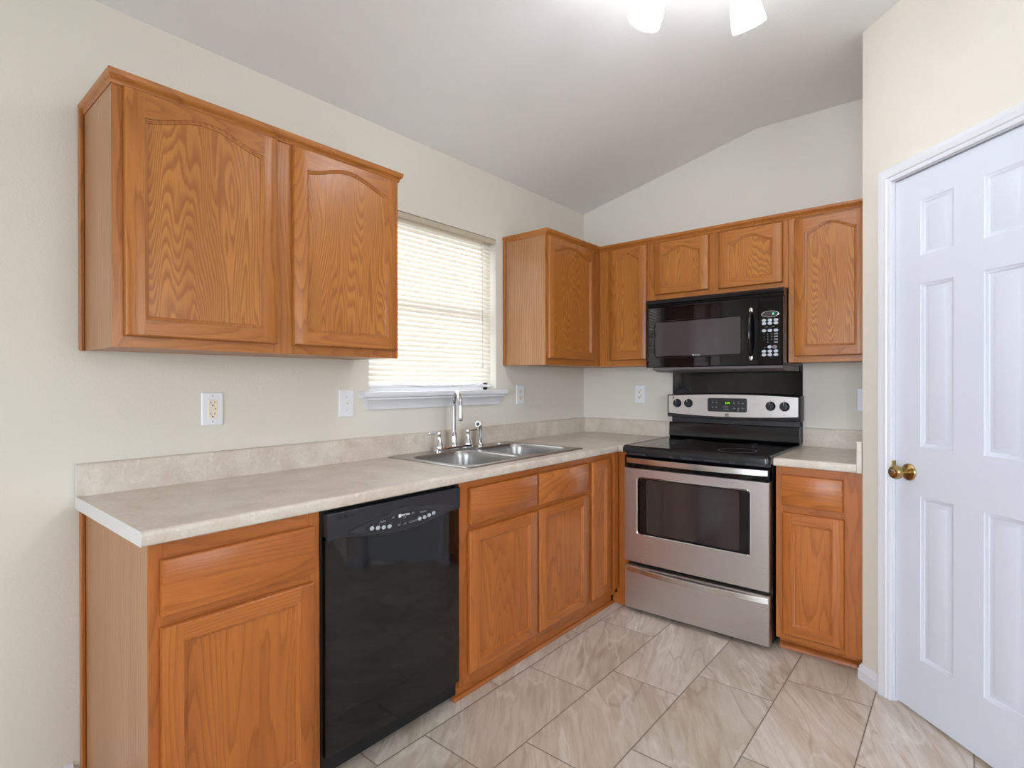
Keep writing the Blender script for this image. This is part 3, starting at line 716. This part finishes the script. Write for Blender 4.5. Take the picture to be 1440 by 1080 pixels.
for u in (-2.417, -2.395, -2.372):
    b = MB(LW); b.loft([[(x, y, wcp-.002) for x, y in ellipse(u, .845, .009, .0045, 16)], [(x, y, wcp+.0006) for x, y in ellipse(u, .845, .009, .0045, 16)]], 'black_matte', smooth=False); b.build('vent_hole', cp)

# ------------------------------------------------------------------ stove
t = thing('stove', 'stainless steel and black electric stove between the counters', 'stove', BW(1.06, 0, .35))
b = MB(BW); b.box(.683, 1.437, .022, .884, .02, .600, 'black_enamel', .002); b.build('stove_body', t)
for u in (.72, 1.40):
    for w in (.56, .08):
        b = MB(BW); b.lathe([(.018, 0.0005), (.018, .006), (.010, .008), (.010, .024)], (u, 0, w), (0, 1, 0), 'black_plastic', 12); b.build('foot', t)
# oven door with window opening
WO = (.757, 1.350, .437, .751)
b = MB(BW); oo = rrect(.681, 1.4345, .281, .799, .004, 4); wi = rrect(*WO, .016, 4)
b.loft([[(u, v, .603) for u, v in oo], [(u, v, .656) for u, v in oo], [(u+(1.058-u)*.008, v+(.54-v)*.01, .660) for u, v in oo], [(u, v, .660) for u, v in wi], [(u, v, .650) for u, v in wi]], 'stainless', cap=(True, False), smooth=False)
od = b.build('oven_door', t)
b = MB(BW); wt_ = [rrect(WO[0]-d, WO[1]+d, WO[2]-d, WO[3]+d, .016+d, 4) for d in (.003, .0, -.004)]
b.loft([[(u, v, z) for u, v in L] for L, z in zip(wt_, (.6595, .6622, .6585))], 'chrome', cap=(False, False), smooth=False); b.build('window_trim', od)
b = MB(BW); L = rrect(WO[0]-.0005, WO[1]+.0005, WO[2]-.0005, WO[3]+.0005, .016, 4)
b.loft([[(u, v, .652) for u, v in L], [(u, v, .6582) for u, v in L]], 'black_gloss', smooth=False); b.build('oven_window', od)
b = MB(BW); L = rrect(.814, 1.299, .452, .742, .012, 4)
b.loft([[(u, v, .6575) for u, v in L], [(u, v, .6585) for u, v in L]], 'oven_inner', smooth=False); b.build('window_view', od)
b = MB(BW); b.box(.681, 1.4345, .800, .866, .603, .654, 'black_gloss', .003); b.build('door_top_band', od)
def bar(fr, u0, u1, vfn, wfn, h, tk, m, name, par, K=20):
    b = MB(fr); L = []
    for i in range(K+1):
        s_ = i/K; u = u0+(u1-u0)*s_; v = vfn(s_); w = wfn(s_)
        L.append([(u, v-h/2, w-tk), (u, v-h/2, w-.002), (u, v-h/2+.002, w), (u, v+h/2-.002, w), (u, v+h/2, w-.002), (u, v+h/2, w-tk)])
    b.loft(L, m); return b.build(name, par)
bow = lambda s_: 1-(2*s_-1)**2
hd = bar(BW, .704, 1.432, lambda s_: .843, lambda s_: .676+.034*bow(s_)**.8, .029, .010, 'stainless_bar', 'door_handle', od)
for u in (.706, 1.418):
    b = MB(BW); b.box(u, u+.014, .832, .854, .650, .674, 'black_plastic', .002); b.build('handle_mount', hd)
b = MB(BW); b.box(.684, 1.436, .867, .8845, .600, .640, 'black_plastic'); b.build('vent_strip', t)
for (u0, u1) in ((.70, .80), (.935, .955), (1.00, 1.06), (1.12, 1.20), (1.245, 1.27), (1.32, 1.41)):
    b = MB(BW)
    for k in range(3): b.box(u0, u1, .8685+k*.005, .8708+k*.005, .638, .6415, 'ring_grey')
    b.build('vent_louver', t)
b = MB(BW); oo = rrect(.6835, 1.434, .024, .262, .004, 4)
b.loft([[(u, v, .603) for u, v in oo], [(u, v, .654) for u, v in oo], [(u+(1.058-u)*.008, v+(.14-v)*.02, .658) for u, v in oo]], 'stainless', smooth=False)
sd = b.build('storage_drawer', t)
bar(BW, .702, 1.430, lambda s_: .240-.004*bow(s_), lambda s_: .664+.022*bow(s_), .027, .012, 'stainless_bar', 'drawer_handle', sd)
# cooktop
b = MB(BW)
ck = [rrect(.6795+d, 1.4455-d, .045+d, .690-d, .022, 6) for d in (0, 0, .003, .010)]
zs = (.886, .908, .919, .924)
b.loft([[(u, z, w) for u, w in L] for L, z in zip(ck, zs)], 'black_enamel', cap=(True, False))
ci_ = rrect(.700, 1.425, .085, .665, .01, 6)
b.loft([[(u, .924, w) for u, w in ck[3]], [(u, .9205, w) for u, w in ci_]], 'black_enamel', cap=(False, False))
co = b.build('cooktop', t)
b = MB(BW); b.loft([[(u, .9195, w) for u, w in ci_], [(u, .9208, w) for u, w in ci_]], 'cooktop_glass', smooth=False); b.build('glass_surface', co)
for (u, w, r) in ((.885, .50, .112), (1.247, .515, .090), (.885, .225, .075), (1.247, .225, .075)):
    b = MB(BW)
    for rr in ((r,) if u > 1.2 and w > .4 else (r, r*.62)):
        b.lathe([(rr-.0012, .9206), (rr-.0012, .9212), (rr+.0012, .9212), (rr+.0012, .9206)], (u, 0, w), (0, 1, 0), 'ring_grey' if u > 1.2 and w > .4 else 'ring_faint', 48, (False, False))
    b.build('burner_ring', co)
# backguard
b = MB(BW); b.loft([[(.690, v, .012), (1.440, v, .012), (1.440, v, w), (.690, v, w)] for v, w in ((.9245, .074), (.935, .083), (1.012, .080), (1.020, .074))], 'black_enamel', smooth=False); b.build('riser_panel', t)
b = MB(BW); b.box(.700, 1.430, 1.018, 1.06, .012, .060, 'black_plastic'); b.build('riser_gap', t)
K = 16
def arcs(u0, u1, vb0, vt0, sagb, sagt):
    P_ = []
    for i in range(K+1): s_ = i/K; P_.append((u0+(u1-u0)*s_, vb0-sagb*bow(s_)))
    for i in range(K+1): s_ = 1-i/K; P_.append((u0+(u1-u0)*s_, vt0+sagt*bow(s_)))
    return P_
b = MB(BW); o1 = arcs(.682, 1.448, 1.052, 1.192, .004, .012); o2 = arcs(.686, 1.444, 1.056, 1.188, .004, .012)
fw = lambda u: .012*bow((u-.68)/.77)
b.loft([[(u, v, .010) for u, v in o1], [(u, v, .088+fw(u)*.6) for u, v in o1], [(u, v, .096+fw(u)) for u, v in o2]], 'black_enamel', smooth=False)
bg_ = b.build('backguard', t)
b = MB(BW); o3 = arcs(.694, 1.437, 1.077, 1.184, .012, .012)
b.loft([[(u, v, .094+fw(u)) for u, v in o3], [(u, v, .0985+fw(u)) for u, v in o3]], 'stainless', smooth=False)
pn = b.build('control_panel', bg_)
PWF = .0985+.012
b = MB(BW); L = rrect(.946, 1.172, 1.094, 1.175, .010, 5)
b.loft([[(u, v, PWF-.006) for u, v in L], [(u, v, PWF+.0012) for u, v in L]], 'black_plastic', smooth=False)
dp = b.build('display_panel', bg_)
q_ = PWF+.0014
b = MB(BW); b.box(1.034, 1.087, 1.136, 1.157, q_-.001, q_, 'black_gloss'); b.build('clock_window', bg_)
mk = []
for (u, v) in ((.978, 1.148), (1.000, 1.148), (.976, 1.118), (.998, 1.118), (1.101, 1.146), (1.101, 1.117), (1.128, 1.148), (1.150, 1.146), (1.126, 1.116), (1.149, 1.116), (1.123, 1.104)):
    mk += [(u-.0045, u+.0045, v-.0025, v+.001, q_-.001, q_+.0002), (u-.0015, u+.0015, v+.007, v+.009, q_-.001, q_+.0002)]
for k in range(3): mk += [(1.038, 1.042, 1.127-k*.010, 1.129-k*.010, q_-.001, q_+.0002), (1.046, 1.064+k*.004, 1.1265-k*.010, 1.1285-k*.010, q_-.001, q_+.0002)]
marks(BW, mk, 'print_grey', 'printed_mark', bg_)
text(BW, '2:04', 1.064, 1.1465, q_+.0004, .017, 'lcd_green', 'clock_digits', bg_)
b = MB(BW)
b.box(1.047, 1.070, 1.081, 1.084, PWF-.002, PWF+.0008, 'print_dark'); b.box(1.047, 1.070, 1.0745, 1.0775, PWF-.002, PWF+.0008, 'print_dark'); b.box(1.047, 1.070, 1.068, 1.071, PWF-.002, PWF+.0008, 'print_dark')
b.prism([(1.049, 1.068), (1.053, 1.068), (1.066, 1.084), (1.062, 1.084)], PWF-.002, PWF+.0009, 'print_dark'); b.build('emblem', bg_)
marks(BW, [(.722, .735, 1.166, 1.180, .096, .1012)]+[(u-.002, u+.002, 1.171, 1.175, .098, .1045) for u in (.790, 1.333)], 'print_dark', 'printed_mark', bg_)
for (u, v) in ((.753, 1.091), (.826, 1.091), (1.298, 1.086), (1.370, 1.086)):
    marks(BW, [(u-.006+k*.004, u-.004+k*.004, v-.003, v+.001+.001*k, .098, .1005+fw(u)) for k in range(3)], 'print_grey', 'printed_mark', bg_)
for u, v in ((.753, 1.139), (.826, 1.140), (1.298, 1.134), (1.370, 1.133)):
    w0 = .0975+fw(u)
    b = MB(BW); b.lathe([(.0265, 0), (.0265, .003), (.0255, .004), (.0225, .018), (.020, .021), (.004, .0215)], (u, v, w0), (0, 0, 1), 'black_plastic', 32)
    b.box(u-.0045, u+.0045, v-.023, v+.023, w0+.016, w0+.028, 'black_plastic', .002); b.box(u-.0008, u+.0008, v+.008, v+.023, w0+.0275, w0+.0285, 'led_white')
    b.box(u-.0008, u+.0008, v+.030, v+.036, w0, w0+.0015, 'print_dark')
    b.build('knob', bg_)
# black glass wall panel behind the stove
b = MB(BW); b.box(.680, 1.440, .93, 1.370, .0008, .006, 'black_gloss', .001)
tag(b.build('wall_guard_panel'), 'black glossy panel on the wall between stove and microwave', 'panel')

# ------------------------------------------------------------------ microwave
t = thing('microwave', 'black over-the-range microwave mounted under the short cabinet', 'microwave', BW(1.06, 1.355, .2))
M0, M1, MB0, MT, MF = .686, 1.432, 1.356, 1.7505, .400
b = MB(BW); b.box(M0+.002, 1.434, MB0+.001, MT-.001, .008, MF-.04, 'black_enamel'); b.build('microwave_body', t)
b = MB(BW); b.prism_u([(1.330, .02), (1.330, .31), (1.343, .372), (1.3555, .376), (1.3555, .012)], .715, 1.425, 'grey_underside'); b.build('bottom_plate', t)['label'] = 'grey underside plate'
b = MB(BW); b.loft([[(u, v, w) for v, w in ((1.710, .361), (1.710, .396), (1.716, .399), (1.7195, .392), (1.7225, .392), (1.727, .402), (1.739, .406), (1.744, .398), (MT, .396), (MT, .361))] for u in (M0, 1.436)], 'black_enamel', smooth=False); b.build('top_grille', t)
DS = 1.3175
def mwface(u): return MF+.008*bow((u-M0)/(M1-M0))
b = MB(BW); K = 12
L = []
for i in range(K+1):
    u = M0+(DS-.001-M0)*i/K; w = mwface(u)-(.004 if i == 0 else 0)
    L.append([(u, MB0, w-.004), (u, MB0+.004, w), (u, 1.703, w), (u, 1.708, w-.004), (u, 1.708, .362), (u, MB0, .362)])
b.loft(L, 'black_gloss', smooth=False); dr_ = b.build('microwave_door', t)
def surf(P_, off, m, name, par, off0=-.002):
    b = MB(BW); b.loft([[(u, v, mwface(u)+off0) for u, v in P_], [(u, v, mwface(u)+off) for u, v in P_]], m, smooth=False); return b.build(name, par)
def rr_dense(u0, u1, v0, v1, r):
    P_ = rrect(u0, u1, v0, v1, r, 6); out = []
    for i, p_ in enumerate(P_):
        q = P_[(i+1) % len(P_)]; n_ = max(1, int(abs(q[0]-p_[0])/.06)+0)
        for k in range(n_): out.append((p_[0]+(q[0]-p_[0])*k/n_, p_[1]+(q[1]-p_[1])*k/n_))
    return out
b = MB(BW); A_ = rr_dense(.739, 1.241, 1.410, 1.625, .028); B_ = [(.99+(u-.99)*.985, 1.5175+(v-1.5175)*.966) for u, v in A_]
b.loft([[(u, v, mwface(u)-.002) for u, v in A_], [(u, v, mwface(u)+.0016) for u, v in A_], [(u, v, mwface(u)+.0006) for u, v in B_]], 'black_gloss', cap=(True, False), smooth=False); b.build('window_frame', dr_)
# window glass in strips so that it follows the bow
b = MB(BW)
for i in range(12):
    ua, ub = .752+(1.228-.752)*i/12, .752+(1.228-.752)*(i+1)/12
    b.face([(ua, 1.420, mwface(ua)+.0007), (ub, 1.420, mwface(ub)+.0007), (ub, 1.615, mwface(ub)+.0007), (ua, 1.615, mwface(ua)+.0007)], 'mw_mesh', True)
b.build('window_glass', dr_)
b = MB(BW); b.box(.970, .978, 1.4165, 1.4255, MF+.007, MF+.0095, 'button_grey'); b.build('emblem', dr_)
text(BW, 'MAYTAG', .997, 1.4205, MF+.0092, .0078, 'button_grey', 'brand_lettering', dr_, 1.0, .0002)
b = MB(BW); pts = []; rs = []
for i in range(17):
    s_ = i/16; pts.append((1.281, 1.402+.236*s_, MF+.004+.040*math.sin(PI*s_)**.6)); rs.append(.0065+.005*math.sin(PI*s_))
b.tube(pts, rs, 'black_gloss', 14); hh = b.build('door_handle', dr_)
b = MB(BW)
for v in (1.398, 1.642): b.loft([[(x, y, mwface(1.28)+z) for x, y in ellipse(1.281, v, .010*k, .018*k, 18)] for z, k in ((0, 1), (.004, .85), (.006, .4))], 'stainless_bar')
b.build('handle_tip', hh)['label'] = 'chrome handle tips'
b = MB(BW); L = []
for i in range(5):
    u = DS+.001+(M1-DS-.001)*(0, .3, .6, .95, 1)[i]; w = mwface(u)-(.006 if i == 4 else 0)
    L.append([(u, MB0, w-.004), (u, MB0+.004, w), (u, 1.703, w), (u, 1.708, w-.004), (u, 1.708, .362), (u, MB0, .362)])
b.loft(L, 'black_gloss', smooth=False); cp = b.build('control_panel', t)
wq = mwface(1.372)+.0006
b = MB(BW); b.box(DS+.006, 1.4165, 1.391, 1.642, wq-.006, wq-.0006, 'black_gloss'); b.build('keypad', cp)
b = MB(BW)
b.loft([[(x, y, wq+z) for x, y in ellipse(1.372, 1.6175, .0425*k, .0168*k, 32)] for z, k in ((-.003, 1), (.001, 1), (.0014, .97), (.0012, .90))], 'stainless_bar', smooth=False)
b.build('display_ring', cp)
b = MB(BW); b.loft([[(x, y, wq+z) for x, y in ellipse(1.372, 1.6175, .038, .0148, 32)] for z in (.0005, .0016)], 'mw_mesh', smooth=False)
b.box(1.384, 1.392, 1.614, 1.623, wq, wq+.002, 'lcd_teal'); b.build('display', cp)
for (u, v, a, c, mm) in [(u, v, .0112, .0078, 'button_grey') for v in (1.5865, 1.5705, 1.5335, 1.428, 1.4095) for u in (1.343, 1.3715, 1.400)]+[(1.370, 1.4495, .0095, .0082, 'button_grey'), (1.394, 1.4485, .0115, .0105, 'grey_underside')]:
    b = MB(BW); b.loft([[(x, y, wq+z) for x, y in ellipse(u, v, a*k, c*k, 16)] for z, k in ((-.001, 1), (.0006, 1), (.001, .85))], mm); b.build('button', cp)
mk = []
for (u, v) in ((1.356, 1.5525), (1.388, 1.552)):
    b = MB(BW); b.loft([[(x, y, wq+z) for x, y in ellipse(u, v, .0095, .005, 14)] for z in (-.001, .0003)], 'black_gloss', smooth=False); b.build('button', cp); mk.append((u-.005, u+.005, v-.001, v+.001, wq-.001, wq+.0005))
marks(BW, [(1.391, 1.409, v-.004, v+.004, wq-.001, wq+.0003) for v in (1.516, 1.502, 1.488, 1.474)], 'grey_underside', 'button', cp)
marks(BW, mk+[(1.339, 1.350, 1.447, 1.449, wq-.001, wq+.0004)], 'print_grey', 'printed_mark', cp)
for k, s_ in enumerate(('1', '2', '3', '4', '5', '6', '7', '8', '9', '0')):
    u = 1.343+.0185*(k % 3) if k < 9 else 1.3615; v = 1.516-.014*(k//3)
    text(BW, s_, u, v, wq+.0002, .009, 'print_grey', 'number_key', cp)

# ------------------------------------------------------------------ outlets and switch
def plate(fr, u0, u1, v0, v1, t):
    b = MB(fr); R = lambda d, q: [(x, y, q) for x, y in rrect(u0+d, u1-d, v0+d, v1-d, .003, 3)]
    b.loft([R(0, .0006), R(0, .003), R(.003, .006)], 'plate_white', smooth=False); b.build('cover_plate', t)
def slots(b, u, v, w):
    b.box(u-.0078, u-.0058, v-.001, v+.008, w, w+.0005, 'slot_black'); b.box(u+.0058, u+.0076, v, v+.0075, w, w+.0005, 'slot_black')
    b.loft([[(x, y, w+z) for x, y in ellipse(u, v-.008, .0026, .0028, 10)] for z in (0, .0005)], 'slot_black', smooth=False)
def duplex(fr, u, v, label):
    t = thing('wall_outlet', label, 'outlet', fr(u, v, 0), 'white duplex wall outlets')
    plate(fr, u-.0375, u+.0375, v-.0605, v+.0605, t)
    for k in (-1, 1):
        b = MB(fr); P_ = [(x, max(min(y, v+k*.0195+.0135), v+k*.0195-.0135)) for x, y in ellipse(u, v+k*.0195, .0172, .0172, 24)]
        b.loft([[(x, y, q) for x, y in P_] for q in (.004, .0068)], 'ivory', smooth=False); slots(b, u, v+k*.0195, .0068); b.build('receptacle', t)
    b = MB(fr); b.lathe([(.003, 0), (.003, .001), (.001, .0014)], (u, v, .0058), (0, 0, 1), 'plate_white', 10); b.build('screw', t)
duplex(LW, -.742, 1.192, 'white outlet on the window wall right of the sill')
duplex(BW, .447, 1.189, 'white outlet on the stove wall left of the stove')
duplex(BW, 1.736, 1.175, 'white outlet half hidden beside the pantry wall above the short counter')
t = thing('gfci_outlet', 'white plate outlet with ivory reset buttons under the large wall cabinet', 'outlet', LW(-2.55, 1.1725, 0))
u, v = -2.549, 1.1735
plate(LW, u-.0375, u+.0375, v-.0605, v+.0605, t)
b = MB(LW); b.box(u-.0168, u+.0168, v-.0335, v+.0335, .004, .0078, 'ivory', .0015); slots(b, u, v+.021, .0078); slots(b, u, v-.021, .0078); rc = b.build('receptacle', t); rc['label'] = 'ivory receptacle'
b = MB(LW); b.box(u-.0125, u+.006, v-.0045, v+.0045, .0075, .009, 'ivory', .001); b.box(u+.0085, u+.0115, v-.002, v+.002, .0075, .0085, 'slot_black'); b.build('reset_button', rc)
for k in (-.0475, .0475):
    b = MB(LW); b.lathe([(.003, 0), (.003, .001), (.001, .0014)], (u, v+k, .0058), (0, 0, 1), 'button_grey', 10); b.build('screw', t)
t = thing('light_switch', 'white toggle light switch beside the window under the wall cabinet', 'switch', LW(-1.984, 1.176, 0))
u, v = -1.984, 1.176
plate(LW, u-.0375, u+.0375, v-.0605, v+.0605, t)
b = MB(LW); b.box(u-.005, u+.005, v-.012, v+.012, .005, .0065, 'ivory', .0005); b.prism_u([(v-.004, .006), (v-.009, .017), (v-.004, .0185), (v+.003, .006)], u-.0035, u+.0035, 'plate_white'); b.build('toggle', t)
for k in (-.030, .030):
    b = MB(LW); b.lathe([(.003, 0), (.003, .001), (.001, .0014)], (u, v+k, .0058), (0, 0, 1), 'button_grey', 10); b.build('screw', t)

# ------------------------------------------------------------------ ceiling light
HX, HY = 1.505, -1.615
t = thing('ceiling_light', 'ceiling light with bright white bell glass shades', 'lamp', (HX, HY, ZK))
b = MB(); b.lathe([(.065, 0), (.065, -.012), (.05, -.026), (.018, -.034), (.010, -.036)], (HX, ZK-.0005, -HY), (0, 1, 0), 'bronze', 28); b.build('canopy', t)
b = MB(); b.lathe([(.009, -.034), (.009, -.10), (.022, -.11), (.024, -.13), (.012, -.145), (.004, -.155)], (HX, ZK, -HY), (0, 1, 0), 'bronze', 20); b.build('stem', t)
for ang_, in ((192,), (74,), (312,)):
    a = math.radians(ang_); d = Vector((math.cos(a), math.sin(a), 0)); H = Vector((HX, HY, ZK-.12))
    P_ = [H+d*.015, H+d*.07+Vector((0, 0, .025)), H+d*.13+Vector((0, 0, .02)), H+d*.155+Vector((0, 0, -.01))]
    b = MB(); b.tube([(p_.x, p_.z, -p_.y) for p_ in P_], .006, 'bronze', 10); b.build('arm', t)
    tl = math.radians(25); ax = (d*math.sin(tl)+Vector((0, 0, -math.cos(tl)))).normalized(); S = P_[-1]
    base = (S.x, S.z, -S.y); axl = (ax.x, ax.z, -ax.y)
    b = MB(); b.lathe([(.012, -.008), (.021, -.002), (.024, .012), (.024, .026)], base, axl, 'bronze', 20); b.build('socket', t)
    b = MB(); pr_ = [(.023, .022), (.032, .034), (.041, .055), (.048, .085), (.053, .115), (.056, .145)]
    b.lathe(pr_+[(r-.003, h) for r, h in pr_[::-1]], base, axl, 'lamp_glass', 28, (False, False)); sh_ = b.build('glass_shade', t)
    b = MB(); b.lathe([(.010, .026), (.016, .05), (.026, .075), (.029, .092), (.022, .112), (.006, .120)], base, axl, 'bulb_glass', 20); b.build('bulb', t)
